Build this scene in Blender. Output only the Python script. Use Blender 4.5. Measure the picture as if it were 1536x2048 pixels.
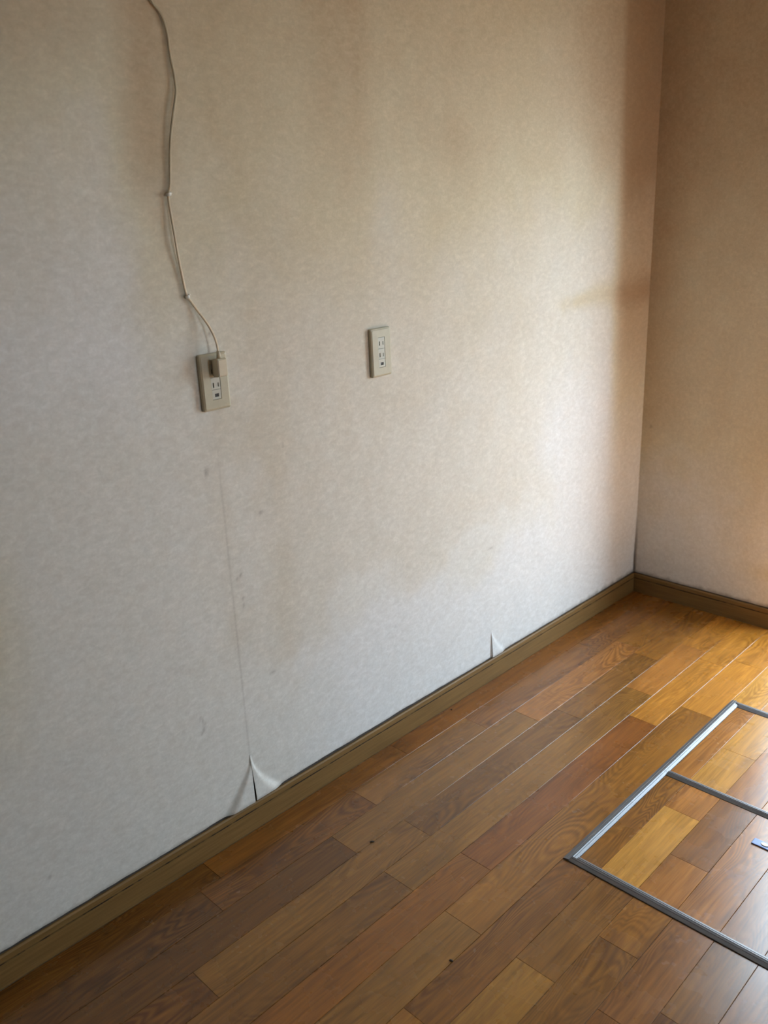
import bpy, bmesh, math, random
import numpy as np
from mathutils import Matrix, Vector

for o in list(bpy.data.objects):
    bpy.data.objects.remove(o, do_unlink=True)
scene = bpy.context.scene
C = scene.collection

# ------------------------------------------------------------------ camera
# world: left wall is the plane x = 0, far wall the plane y = 0, floor z = 0
cd = bpy.data.cameras.new('camera')
cam = bpy.data.objects.new('camera', cd)
C.objects.link(cam)
rx, ry, rz = 1.2398, 0.0413, 0.7728
CAM = Vector((1.5578, -2.9296, 1.462))
Rm = Matrix.Rotation(rz, 3, 'Z') @ Matrix.Rotation(ry, 3, 'Y') @ Matrix.Rotation(rx, 3, 'X')
cam.matrix_world = Matrix.Translation(CAM) @ Rm.to_4x4()
cd.sensor_fit = 'HORIZONTAL'
cd.sensor_width = 36.0
cd.lens = 1747.84 / 1536.0 * 36.0
cd.clip_start = 0.02
cd.dof.use_dof = True
cd.dof.focus_distance = 2.1
cd.dof.aperture_fstop = 5.0
scene.camera = cam

# ------------------------------------------------------------------ daylight
WX0, WX1, WZ0, WZ1 = 0.548, 1.25, 0.03, 1.90      # glazed opening in the far wall
WALLT = 0.10
world = bpy.data.worlds.new('sky')
scene.world = world
world.use_nodes = True
wn = world.node_tree
bg = wn.nodes['Background']
bg.inputs['Color'].default_value = (0.80, 0.945, 1.13, 1)     # even hazy sky
bg.inputs['Strength'].default_value = 20.5
# sun: high in front of the window and to its left, so that its patch falls on the floor right of the frame
sl = bpy.data.lights.new('sun', 'SUN')
sl.energy = 98.0
sl.angle = math.radians(0.53)
sl.color = (1.0, 0.985, 0.96)
so_ = bpy.data.objects.new('sun', sl)
C.objects.link(so_)
so_.rotation_euler = Vector((-0.36, 0.60, 0.71)).to_track_quat('Z', 'Y').to_euler()
# sky portal in the opening: guides the sky light through it, adds none
pl = bpy.data.lights.new('sky_portal', 'AREA')
pl.shape = 'RECTANGLE'
pl.size = WX1 - WX0
pl.size_y = WZ1 - WZ0
pl.cycles.is_portal = True
po = bpy.data.objects.new('sky_portal', pl)
C.objects.link(po)
po.location = ((WX0 + WX1) / 2, WALLT + 0.01, (WZ0 + WZ1) / 2)
po.rotation_euler = (math.radians(-90), 0, 0)              # faces -y, into the room
KY0, KY1, KZ0, KZ1 = -0.95, -0.30, 1.05, 1.70               # small unseen window added in the right wall to fill the corner
RX, BY, CH = 2.75, -4.6, 2.42                              # right wall, back wall, ceiling height
pk_ = pl.copy(); pk_.size = KY1 - KY0; pk_.size_y = KZ1 - KZ0
pko = bpy.data.objects.new('sky_portal', pk_)
C.objects.link(pko)
pko.location = (RX + 0.125, (KY0 + KY1) / 2, (KZ0 + KZ1) / 2)
pko.rotation_euler = (math.radians(90), 0, math.radians(90))   # faces -x, into the room

vs = scene.view_settings
vs.view_transform = 'Standard'
vs.look = 'None'
vs.gamma = 1.0
vs.use_curve_mapping = False
vs.exposure = -0.12

# ------------------------------------------------------------------ helpers
def link(name, mesh, mat=None, parent=None):
    o = bpy.data.objects.new(name, mesh)
    C.objects.link(o)
    if mat is not None and not mesh.materials:
        mesh.materials.append(mat)
    if parent is not None:
        o.parent = parent
    return o

def empty(name, loc=(0, 0, 0), rot=(0, 0, 0)):
    o = bpy.data.objects.new(name, None)
    o.empty_display_size = 0.05
    C.objects.link(o)
    o.location = loc
    o.rotation_euler = rot
    return o

def tag(o, label=None, cat=None, group=None, kind=None):
    if label: o['label'] = label
    if cat: o['category'] = cat
    if group: o['group'] = group
    if kind: o['kind'] = kind
    return o

def bm_mesh(name, bm, smooth=False):
    bmesh.ops.recalc_face_normals(bm, faces=bm.faces)
    me = bpy.data.meshes.new(name)
    bm.to_mesh(me)
    bm.free()
    if smooth:
        for p in me.polygons: p.use_smooth = True
    return me

def add_box(bm, x0, x1, y0, y1, z0, z1):
    v = [bm.verts.new((x, y, z)) for x in (x0, x1) for y in (y0, y1) for z in (z0, z1)]
    for f in ((0, 1, 3, 2), (4, 6, 7, 5), (0, 4, 5, 1), (2, 3, 7, 6), (0, 2, 6, 4), (1, 5, 7, 3)):
        bm.faces.new([v[i] for i in f])

def box_mesh(name, x0, x1, y0, y1, z0, z1, bev=0.0, seg=1):
    bm = bmesh.new()
    add_box(bm, x0, x1, y0, y1, z0, z1)
    if bev > 0:
        bmesh.ops.bevel(bm, geom=list(bm.edges), offset=bev, segments=seg, affect='EDGES', profile=0.6)
    return bm_mesh(name, bm)

def prism_mesh(name, prof, axis, a0, a1, smooth=False):
    """extrude a closed 2-D profile; axis 'y': profile is (x,z); axis 'x': profile is (y,z)"""
    bm = bmesh.new()
    rings = []
    for a in (a0, a1):
        rings.append([bm.verts.new((p[0], a, p[1]) if axis == 'y' else (a, p[0], p[1])) for p in prof])
    n = len(prof)
    for i in range(n):
        bm.faces.new((rings[0][i], rings[0][(i + 1) % n], rings[1][(i + 1) % n], rings[1][i]))
    bm.faces.new(rings[0]); bm.faces.new(rings[1][::-1])
    return bm_mesh(name, bm, smooth)

def tube_mesh(name, pts, rw, rd, n=8):
    """flattened tube lying along the left wall: rw half-width in the wall, rd half-depth off it"""
    bm = bmesh.new()
    P = [Vector(p) for p in pts]
    rings = []
    for i, p in enumerate(P):
        t = (P[min(i + 1, len(P) - 1)] - P[max(i - 1, 0)]).normalized()
        nx = Vector((1, 0, 0))
        s = t.cross(nx).normalized()
        u = s.cross(t).normalized()
        rings.append([bm.verts.new(p + s * (rw * math.cos(2 * math.pi * k / n)) + u * (rd * math.sin(2 * math.pi * k / n))) for k in range(n)])
    for a, b in zip(rings[:-1], rings[1:]):
        for k in range(n):
            bm.faces.new((a[k], a[(k + 1) % n], b[(k + 1) % n], b[k]))
    bm.faces.new(rings[0][::-1]); bm.faces.new(rings[-1])
    return bm_mesh(name, bm, True)

def plate_with_holes(name, ys, zs, holes, x_front, x_back, depth):
    """rectangular plate in the y-z plane with rectangular blind holes (y0,y1,z0,z1)"""
    Y = sorted(set([ys[0], ys[1]] + [h[0] for h in holes] + [h[1] for h in holes]))
    Z = sorted(set([zs[0], zs[1]] + [h[2] for h in holes] + [h[3] for h in holes]))
    bm = bmesh.new()
    vc = {}
    def V(x, y, z):
        k = (round(x, 6), round(y, 6), round(z, 6))
        if k not in vc: vc[k] = bm.verts.new((x, y, z))
        return vc[k]
    def quad(*a):
        bm.faces.new([V(*p) for p in a])
    for i in range(len(Y) - 1):
        for j in range(len(Z) - 1):
            cy, cz = (Y[i] + Y[i + 1]) / 2, (Z[j] + Z[j + 1]) / 2
            if any(h[0] < cy < h[1] and h[2] < cz < h[3] for h in holes): continue
            quad((x_front, Y[i], Z[j]), (x_front, Y[i + 1], Z[j]), (x_front, Y[i + 1], Z[j + 1]), (x_front, Y[i], Z[j + 1]))
    xd = x_front - depth
    for (a, b, c, d) in holes:
        yy = [y for y in Y if a - 1e-9 <= y <= b + 1e-9]; zz = [z for z in Z if c - 1e-9 <= z <= d + 1e-9]
        for y0, y1 in zip(yy[:-1], yy[1:]):
            quad((x_front, y0, c), (x_front, y1, c), (xd, y1, c), (xd, y0, c))
            quad((x_front, y1, d), (x_front, y0, d), (xd, y0, d), (xd, y1, d))
            for z0, z1 in zip(zz[:-1], zz[1:]):
                quad((xd, y0, z0), (xd, y1, z0), (xd, y1, z1), (xd, y0, z1))
        for z0, z1 in zip(zz[:-1], zz[1:]):
            quad((x_front, a, z1), (x_front, a, z0), (xd, a, z0), (xd, a, z1))
            quad((x_front, b, z0), (x_front, b, z1), (xd, b, z1), (xd, b, z0))
    # sides
    for y0, y1 in zip(Y[:-1], Y[1:]):
        quad((x_front, y0, Z[0]), (x_front, y1, Z[0]), (x_back, y1, Z[0]), (x_back, y0, Z[0]))
        quad((x_front, y1, Z[-1]), (x_front, y0, Z[-1]), (x_back, y0, Z[-1]), (x_back, y1, Z[-1]))
    for z0, z1 in zip(Z[:-1], Z[1:]):
        quad((x_front, Y[0], z1), (x_front, Y[0], z0), (x_back, Y[0], z0), (x_back, Y[0], z1))
        quad((x_front, Y[-1], z0), (x_front, Y[-1], z1), (x_back, Y[-1], z1), (x_back, Y[-1], z0))
    return bm_mesh(name, bm)

# ---- numpy value noise
def vnoise(x, y, seed=0):
    xi = np.floor(x).astype(np.int64); yi = np.floor(y).astype(np.int64)
    xf = x - xi; yf = y - yi
    def h(a, b):
        n = (a * 374761393 + b * 668265263 + seed * 974634777) & 0xffffffff
        n = ((n ^ (n >> 13)) * 1274126177) & 0xffffffff
        return ((n ^ (n >> 16)) & 0xffff) / 65535.0
    u = xf * xf * (3 - 2 * xf); v = yf * yf * (3 - 2 * yf)
    a = h(xi, yi) * (1 - u) + h(xi + 1, yi) * u
    b = h(xi, yi + 1) * (1 - u) + h(xi + 1, yi + 1) * u
    return a * (1 - v) + b * v

def fbm(x, y, seed=0, oct=4):
    s = 0.0; a = 0.5; t = 0.0
    for k in range(oct):
        s = s + a * vnoise(x * 2 ** k, y * 2 ** k, seed + k * 17); t += a; a *= 0.5
    return s / t

def sstep(a, b, x):
    t = np.clip((x - a) / (b - a), 0, 1)
    return t * t * (3 - 2 * t)

# ------------------------------------------------------------------ materials
def new_mat(name):
    m = bpy.data.materials.new(name)
    m.use_nodes = True
    nt = m.node_tree
    return m, nt, nt.nodes['Principled BSDF']

def nd(nt, t, **kw):
    n = nt.nodes.new(t)
    for k, v in kw.items():
        setattr(n, k, v)
    return n

def math_node(nt, op, a, b=None, c=None):
    n = nd(nt, 'ShaderNodeMath', operation=op)
    for i, v in enumerate((a, b, c)):
        if v is None: continue
        if isinstance(v, (int, float)): n.inputs[i].default_value = v
        else: nt.links.new(v, n.inputs[i])
    return n.outputs[0]

def mix_col(nt, fac, a, b, blend='MIX'):
    n = nd(nt, 'ShaderNodeMix', data_type='RGBA', blend_type=blend)
    for s, v in ((n.inputs[0], fac), (n.inputs[6], a), (n.inputs[7], b)):
        if isinstance(v, (int, float)): s.default_value = v
        elif isinstance(v, tuple): s.default_value = v
        else: nt.links.new(v, s)
    return n.outputs[2]

def ramp(nt, fac, stops):
    n = nd(nt, 'ShaderNodeValToRGB')
    while len(n.color_ramp.elements) < len(stops): n.color_ramp.elements.new(0.5)
    for e, (p, c) in zip(n.color_ramp.elements, stops):
        e.position = p; e.color = (c, c, c, 1) if isinstance(c, (int, float)) else c
    nt.links.new(fac, n.inputs[0])
    return n.outputs[0]

def noise(nt, vec, scale, detail=3, rough=0.5, dist=0.0):
    n = nd(nt, 'ShaderNodeTexNoise')
    n.inputs['Scale'].default_value = scale
    n.inputs['Detail'].default_value = detail
    n.inputs['Roughness'].default_value = rough
    n.inputs['Distortion'].default_value = dist
    nt.links.new(vec, n.inputs['Vector'])
    return n.outputs[0]

def bump(nt, height, strength, dist):
    b = nd(nt, 'ShaderNodeBump')
    b.inputs['Strength'].default_value = strength
    b.inputs['Distance'].default_value = dist
    nt.links.new(height, b.inputs['Height'])
    return b.outputs[0]

# aged wallpaper: attribute 'stain' = yellow-brown staining, 'dirt' = dark specks
def wallpaper_material():
    m, nt, bs = new_mat('aged_wallpaper')
    geo = nd(nt, 'ShaderNodeNewGeometry')
    pos = geo.outputs['Position']
    st = nd(nt, 'ShaderNodeAttribute', attribute_name='stain').outputs['Fac']
    pk = nd(nt, 'ShaderNodeAttribute', attribute_name='tan').outputs['Fac']
    dt = nd(nt, 'ShaderNodeAttribute', attribute_name='dirt').outputs['Fac']
    mp = nd(nt, 'ShaderNodeMapping')
    mp.inputs['Rotation'].default_value = (math.radians(35), 0, 0)
    mp.inputs['Scale'].default_value = (1, 0.55, 1)
    nt.links.new(pos, mp.inputs['Vector'])
    fib = noise(nt, mp.outputs[0], 80, 4, 0.6, 0.5)          # pressed-fibre pattern
    fib2 = noise(nt, pos, 150, 3, 0.6, 0.3)
    blot = noise(nt, pos, 11, 4, 0.6)
    f = math_node(nt, 'ADD', math_node(nt, 'MULTIPLY', fib, 0.65), math_node(nt, 'MULTIPLY', fib2, 0.35))
    fcol = ramp(nt, f, [(0.36, (0.655, 0.645, 0.625, 1)), (0.52, (0.715, 0.71, 0.695, 1)), (0.66, (0.79, 0.785, 0.775, 1))])
    bcol = mix_col(nt, 1.0, fcol, ramp(nt, blot, [(0.3, 0.95), (0.7, 1.0)]), 'MULTIPLY')
    tcol = mix_col(nt, pk, bcol, (0.90, 0.845, 0.765, 1), 'MULTIPLY')
    # staining multiplies the paper colour, deeper stain = deeper brown
    s1 = ramp(nt, st, [(0.0, (1, 1, 1, 1)), (0.35, (0.89, 0.82, 0.65, 1)), (0.7, (0.70, 0.55, 0.385, 1)), (1.0, (0.54, 0.365, 0.22, 1))])
    c2 = mix_col(nt, 1.0, tcol, s1, 'MULTIPLY')
    c3 = mix_col(nt, dt, c2, (0.11, 0.075, 0.05, 1))
    nt.links.new(c3, bs.inputs['Base Color'])
    bs.inputs['Roughness'].default_value = 0.75
    bs.inputs['Specular IOR Level'].default_value = 0.25
    nt.links.new(bump(nt, f, 0.25, 0.0012), bs.inputs['Normal'])
    return m

def simple(name, col, rough=0.5, metal=0.0, nscale=None, amp=0.15, spec=0.5, bstr=0.0):
    m, nt, bs = new_mat(name)
    bs.inputs['Roughness'].default_value = rough
    bs.inputs['Metallic'].default_value = metal
    bs.inputs['Specular IOR Level'].default_value = spec
    tc = nd(nt, 'ShaderNodeNewGeometry').outputs['Position']
    n = noise(nt, tc, nscale or 40, 4, 0.6)
    c = mix_col(nt, 1.0, col + (1,), ramp(nt, n, [(0.3, 1 - amp), (0.7, 1.0)]), 'MULTIPLY')
    nt.links.new(c, bs.inputs['Base Color'])
    if bstr: nt.links.new(bump(nt, n, bstr, 0.001), bs.inputs['Normal'])
    return m

def floor_wood():
    m, nt, bs = new_mat('varnished_oak_strip')
    oi = nd(nt, 'ShaderNodeObjectInfo')
    geo = nd(nt, 'ShaderNodeNewGeometry')
    off = nd(nt, 'ShaderNodeCombineXYZ')
    r = oi.outputs['Random']
    nt.links.new(math_node(nt, 'MULTIPLY', r, 91.0), off.inputs[0])
    nt.links.new(math_node(nt, 'MULTIPLY', r, 53.0), off.inputs[1])
    va = nd(nt, 'ShaderNodeVectorMath', operation='ADD')
    nt.links.new(geo.outputs['Position'], va.inputs[0]); nt.links.new(off.outputs[0], va.inputs[1])
    def mapped(sx, sy):
        mp = nd(nt, 'ShaderNodeMapping')
        mp.inputs['Scale'].default_value = (sx, sy, 0)
        nt.links.new(va.outputs[0], mp.inputs['Vector'])
        return mp.outputs[0]
    low = noise(nt, mapped(9.0, 1.7), 1.0, 2, 0.45, 0.6)                 # growth-ring field, cut as contours
    ring = math_node(nt, 'SINE', math_node(nt, 'MULTIPLY', low, 175.0))
    ring = math_node(nt, 'MULTIPLY_ADD', ring, 0.5, 0.5)
    amt = ramp(nt, noise(nt, mapped(6.0, 1.5), 1.0, 1), [(0.40, 0.10), (0.64, 0.9)])
    ring = math_node(nt, 'MULTIPLY', ring, amt)
    streak = noise(nt, mapped(105.0, 5.0), 1.0, 4, 0.62, 0.6)
    pores = noise(nt, mapped(420.0, 16.0), 1.0, 2, 0.5)
    blot = noise(nt, mapped(14.0, 4.0), 1.0, 3, 0.5)
    base = oi.outputs['Color']
    c = mix_col(nt, 1.0, base, ramp(nt, streak, [(0.3, (0.68, 0.64, 0.58, 1)), (0.7, (1.20, 1.20, 1.17, 1))]), 'MULTIPLY')
    c = mix_col(nt, math_node(nt, 'MULTIPLY', ring, 0.95), c, mix_col(nt, 1.0, c, (0.52, 0.46, 0.38, 1), 'MULTIPLY'))
    c = mix_col(nt, 1.0, c, ramp(nt, blot, [(0.25, (0.84, 0.82, 0.80, 1)), (0.75, (1.14, 1.13, 1.10, 1))]), 'MULTIPLY')
    c = mix_col(nt, 1.0, c, ramp(nt, pores, [(0.28, 0.80), (0.40, 1.0)]), 'MULTIPLY')
    nt.links.new(c, bs.inputs['Base Color'])
    rg = ramp(nt, noise(nt, geo.outputs['Position'], 7, 4, 0.6), [(0.3, 0.22), (0.7, 0.32)])
    nt.links.new(rg, bs.inputs['Roughness'])
    bs.inputs['Specular IOR Level'].default_value = 0.4
    bs.inputs['Coat Weight'].default_value = 0.5
    bs.inputs['Coat Roughness'].default_value = 0.24
    nt.links.new(bump(nt, streak, 0.06, 0.0006), bs.inputs['Normal'])
    return m

def baseboard_wood():
    m, nt, bs = new_mat('baseboard_wood')
    geo = nd(nt, 'ShaderNodeNewGeometry')
    sep = nd(nt, 'ShaderNodeSeparateXYZ'); nt.links.new(geo.outputs['Position'], sep.inputs[0])
    mp = nd(nt, 'ShaderNodeMapping'); mp.inputs['Scale'].default_value = (6, 6, 160)
    nt.links.new(geo.outputs['Position'], mp.inputs['Vector'])
    g = noise(nt, mp.outputs[0], 1.0, 4, 0.6)
    c = ramp(nt, g, [(0.3, (0.165, 0.088, 0.025, 1)), (0.7, (0.235, 0.132, 0.042, 1))])
    # grime settled in the moulding groove, in broken runs
    z = sep.outputs[2]
    band = math_node(nt, 'LESS_THAN', math_node(nt, 'ABSOLUTE', math_node(nt, 'SUBTRACT', z, 0.0572)), 0.0017)
    br = ramp(nt, noise(nt, geo.outputs['Position'], 14, 4, 0.7), [(0.40, 0.25), (0.52, 1.0)])
    c = mix_col(nt, math_node(nt, 'MULTIPLY', band, br), c, (0.03, 0.018, 0.01, 1))
    nt.links.new(c, bs.inputs['Base Color'])
    bs.inputs['Roughness'].default_value = 0.5
    bs.inputs['Specular IOR Level'].default_value = 0.3
    return m

def glass_material():
    m, nt, bs = new_mat('window_glass')
    nt.nodes.remove(bs)
    out = nt.nodes['Material Output']
    tr = nd(nt, 'ShaderNodeBsdfTransparent'); tr.inputs[0].default_value = (0.93, 0.96, 0.95, 1)
    gl = nd(nt, 'ShaderNodeBsdfGlossy'); gl.inputs['Roughness'].default_value = 0.02
    geo = nd(nt, 'ShaderNodeNewGeometry')
    dp = nd(nt, 'ShaderNodeVectorMath', operation='DOT_PRODUCT')
    nt.links.new(geo.outputs['Incoming'], dp.inputs[0]); nt.links.new(geo.outputs['Normal'], dp.inputs[1])
    ct = math_node(nt, 'ABSOLUTE', dp.outputs['Value'])
    sch = math_node(nt, 'POWER', math_node(nt, 'SUBTRACT', 1.0, ct), 5.0)
    sch = math_node(nt, 'MULTIPLY_ADD', sch, 0.96, 0.04)         # Fresnel reflectance of one glass face
    mx = nd(nt, 'ShaderNodeMixShader')
    nt.links.new(sch, mx.inputs[0]); nt.links.new(tr.outputs[0], mx.inputs[1]); nt.links.new(gl.outputs[0], mx.inputs[2])
    nt.links.new(mx.outputs[0], out.inputs[0])
    return m

M_PAPER = wallpaper_material()
M_WOOD = floor_wood()
M_BASEB = baseboard_wood()
M_PLASTER = simple('dirty_plaster', (0.07, 0.055, 0.045), 0.9, nscale=30, amp=0.5)
M_SUB = simple('pale_joint', (0.60, 0.50, 0.38), 0.8, nscale=9, amp=0.75)  # pale ground that shows as light lines between the planks
M_SUBD = simple('dark_joint', (0.10, 0.07, 0.05), 0.8)
M_CEIL = simple('ceiling_board', (0.55, 0.52, 0.47), 0.8, nscale=5)
M_ROOMWALL = simple('plain_wallpaper', (0.42, 0.40, 0.36), 0.8, nscale=8)
M_PLATE = simple('yellowed_plastic', (0.50, 0.45, 0.32), 0.42, nscale=60, amp=0.10)
M_MODULE = simple('socket_plastic', (0.52, 0.50, 0.41), 0.42, nscale=60, amp=0.08)
M_HOLE = simple('dark_socket_hole', (0.05, 0.04, 0.03), 0.6)
def cord_material():
    m, nt, bs = new_mat('beige_cord_vinyl')
    sep = nd(nt, 'ShaderNodeSeparateXYZ'); pos = nd(nt, 'ShaderNodeNewGeometry').outputs['Position']
    nt.links.new(pos, sep.inputs[0])
    mr = nd(nt, 'ShaderNodeMapRange'); mr.inputs['From Min'].default_value = 1.25; mr.inputs['From Max'].default_value = 1.6
    nt.links.new(sep.outputs[2], mr.inputs['Value'])
    nz = ramp(nt, noise(nt, pos, 70, 3), [(0.3, 0.86), (0.7, 1.0)])
    c = mix_col(nt, mr.outputs[0], (0.74, 0.59, 0.40, 1), (0.45, 0.37, 0.24, 1))       # smoke-stained higher up, like the paper
    nt.links.new(mix_col(nt, 1.0, c, nz, 'MULTIPLY'), bs.inputs['Base Color'])
    bs.inputs['Roughness'].default_value = 0.6
    return m
M_CORD = cord_material()
M_PLUG = simple('beige_plug_vinyl', (0.60, 0.51, 0.36), 0.45, nscale=60, amp=0.08)
M_CLIP = simple('white_clip_plastic', (0.72, 0.69, 0.62), 0.4)
M_ALU = simple('grey_aluminium', (0.15, 0.14, 0.14), 0.48, 0.45, nscale=30, amp=0.2)
M_ALUL = simple('light_aluminium', (0.21, 0.21, 0.22), 0.46, 0.5, nscale=30, amp=0.15)
M_HANDLE = simple('blue_grey_pull', (0.16, 0.21, 0.38), 0.35, 0.2)
M_PIN = simple('bright_pull_button', (0.82, 0.86, 0.88), 0.25, 0.3)
M_SASH = simple('bronze_aluminium', (0.16, 0.12, 0.09), 0.4, 0.6)
M_GLASS = glass_material()
M_GROUND = simple('concrete_terrace', (0.20, 0.20, 0.19), 0.9, nscale=3, amp=0.2)
M_DIRT = simple('dark_crumb', (0.04, 0.025, 0.015), 0.9)

# ------------------------------------------------------------------ room shell
HB, TB = 0.0755, 0.0068                # baseboard height and thickness

def struct(name, me, mat, label):
    o = link(name, me, mat)
    return tag(o, label, kind='structure')

struct('ceiling', box_mesh('ceiling', -0.12, RX + 0.12, BY - 0.12, WALLT, CH, CH + 0.1), M_CEIL, 'pale board ceiling over the kitchen')
bm = bmesh.new()
add_box(bm, RX, RX + 0.12, BY - 0.12, KY0, -0.1, CH); add_box(bm, RX, RX + 0.12, KY1, WALLT, -0.1, CH)
add_box(bm, RX, RX + 0.12, KY0, KY1, -0.1, KZ0); add_box(bm, RX, RX + 0.12, KY0, KY1, KZ1, CH)
struct('wall_right', bm_mesh('wall_right', bm), M_ROOMWALL, 'plain papered wall opposite the stained wall')
struct('wall_back', box_mesh('wall_back', -0.12, RX + 0.12, BY - 0.12, BY, -0.1, CH), M_ROOMWALL, 'plain papered wall behind the viewpoint')
bm = bmesh.new()
add_box(bm, -8, 12, WALLT + 0.001, 14, -0.35, -0.25); add_box(bm, RX + 0.121, 12, -10, WALLT + 0.001, -0.35, -0.25)
struct('ground', bm_mesh('ground', bm), M_GROUND, 'grey concrete terrace outside the windows')

wall_left = struct('wall_left', box_mesh('wall_left', -0.12, -0.0016, BY, WALLT, -0.1, CH), M_PLASTER,
                   'long stained wall with peeling pale wallpaper')

# far wall: solid stub beside the corner, header over the glazed opening, rest to the right
bm = bmesh.new()
y0 = 0.0016
add_box(bm, -0.0016, WX0, y0, WALLT, -0.1, CH)
add_box(bm, WX0, WX1, y0, WALLT, WZ1, CH)
add_box(bm, WX1, RX, y0, WALLT, -0.1, CH)
add_box(bm, WX0, WX1, y0, WALLT, -0.1, WZ0 - 0.03)
wall_far = struct('wall_far', bm_mesh('wall_far', bm), M_PLASTER, 'brown-stained short end wall beside the corner')

def sheet_mesh(name, U, Z, point, stain, tan, dirt):
    """wallpaper sheet over a (u,z) grid; point(u,z) -> world xyz arrays; a thin skirt gives it thickness"""
    nu, nz = len(U), len(Z)
    uu, zz = np.meshgrid(U, Z, indexing='ij')
    X, Y, Zw, back = point(uu, zz)
    P = np.stack([X, Y, Zw], -1).reshape(-1, 3)
    idx = np.arange(nu * nz).reshape(nu, nz)
    q = np.stack([idx[:-1, :-1], idx[1:, :-1], idx[1:, 1:], idx[:-1, 1:]], -1).reshape(-1, 4)
    ring = np.concatenate([idx[:, 0], idx[-1, 1:], idx[-2::-1, -1], idx[0, -2:0:-1]])
    nb = len(ring); base = len(P)
    P2 = P[ring] + np.array(back)
    r1 = np.arange(nb) + base; r2 = r1 + nb
    sk = np.stack([r1, np.roll(r1, -1), np.roll(r2, -1), r2], -1)
    P = np.concatenate([P, P[ring], P2]); F = np.concatenate([q, sk[:, ::-1]])
    me = bpy.data.meshes.new(name)
    me.vertices.add(len(P)); me.vertices.foreach_set('co', P.astype(np.float32).ravel())
    me.loops.add(F.size); me.loops.foreach_set('vertex_index', F.astype(np.int32).ravel())
    me.polygons.add(len(F)); me.polygons.foreach_set('loop_start', np.arange(0, F.size, 4, dtype=np.int32))
    me.polygons.foreach_set('use_smooth', np.concatenate([np.ones(len(q), bool), np.zeros(nb, bool)]))
    me.update(calc_edges=True)
    for nm, fn in (('stain', stain), ('tan', tan), ('dirt', dirt)):
        v = np.clip(fn(uu, zz), 0, 1).reshape(-1)
        v = np.concatenate([v, v[ring], v[ring]])
        a = me.attributes.new(nm, 'FLOAT', 'POINT')
        a.data.foreach_set('value', v.astype(np.float32))
    return me

# ---- staining of the left wall, in metres along the wall (y) and up it (z)
SEAMS = [-2.845, -1.880, -0.914, 0.0]

def stain_left(y, z):
    n1 = fbm(y * 3.0 + 5, z * 2.2, 1); n2 = fbm(y * 9, z * 7, 2); n3 = fbm(y * 22, z * 14, 3)
    w = (n1 - 0.5) * 0.5 + (n2 - 0.5) * 0.25
    s = 0.42 * sstep(1.05, 1.95, z + w * 0.8)                                   # smoke yellowing, deeper higher up
    s = s - 0.20 * sstep(-1.95, -2.08, y + w * 0.12) * sstep(1.86, 1.62, z + w * 0.5) * sstep(1.0, 1.3, z)   # paler where furniture stood
    s = s + 0.20 * np.exp(-((y + 1.955 + w * 0.05) / 0.05) ** 2) * sstep(1.28, 1.60, z + w * 0.25)            # run beside the cord
    s = s + 0.12 * sstep(-1.62, -1.44, y) * sstep(-1.34, -1.42, y + w * 0.1) * sstep(1.1, 1.5, z)
    s = s + 0.10 * np.exp(-((y + 1.08) / 0.07) ** 2 - ((z - 1.63) / 0.08) ** 2)
    # corner strip: brown band next to the end wall, fading out low down
    edge = -0.235 + w * 0.05
    s = s + 0.50 * sstep(edge - 0.035, edge + 0.055, y) * sstep(0.35, 1.15, z + w * 0.3)
    s = s + 0.22 * sstep(-0.75, -0.22, y + w * 0.2) * sstep(1.25, 1.75, z + w * 0.3)
    # sideways streak running from the corner
    zc = 1.168 + 0.008 * np.sin(y * 14)
    s = s + 0.26 * np.exp(-((z - zc) / (0.020 + 0.03 * sstep(-0.5, -0.2, y))) ** 2) * sstep(-0.62, -0.44, y + (n3 - 0.5) * 0.1)
    s = s + 0.24 * sstep(-2.28, -2.46, y + w * 0.15) * np.exp(-((z - 0.74) / 0.20) ** 2)
    clean = sstep(0.50, 0.36, z + w * 0.5) * sstep(-1.95, -1.5, y + w * 0.6)
    clean = np.maximum(clean, sstep(-0.72, -0.50, y + w * 0.5) * sstep(1.05, 0.75, z + w * 0.3))
    s = s + 0.115 * (1 - clean)                                                  # general yellowing except where something covered the paper
    s = s + 0.05 * (n3 - 0.5)
    return np.clip(s, 0, 1)

def tan_left(y, z):
    n1 = fbm(y * 4.0 + 9, z * 4.0, 11); n2 = fbm(y * 14, z * 12, 12); n3 = fbm(y * 40, z * 34, 13)
    w = (n1 - 0.5) * 0.35 + (n2 - 0.5) * 0.18
    low = 0.50 + 0.10 * sstep(-1.3, -1.7, y) * -1 + w
    t = 0.62 * sstep(low - 0.05, low + 0.08, z) * sstep(-2.0, -1.72, y + w * 0.5) * sstep(-0.52, -0.82, y + w * 0.9)
    t = t * (0.75 + 0.5 * (n2 - 0.3))
    t = t + 0.35 * np.exp(-((y + 1.735 + w * 0.1) / 0.045) ** 2) * sstep(0.24, 0.5, z)
    t = t + 0.30 * sstep(0.75, 1.1, z + w) * sstep(-2.0, -1.7, y + w)
    t = t + 0.18 * sstep(0.9, 1.5, z)
    t = t + 0.25 * np.exp(-((y + 1.885) / 0.03) ** 2) * sstep(0.35, 0.5, z) * sstep(1.05, 0.9, z)
    return np.clip(t + 0.10 * (n3 - 0.5), 0, 1)

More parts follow.
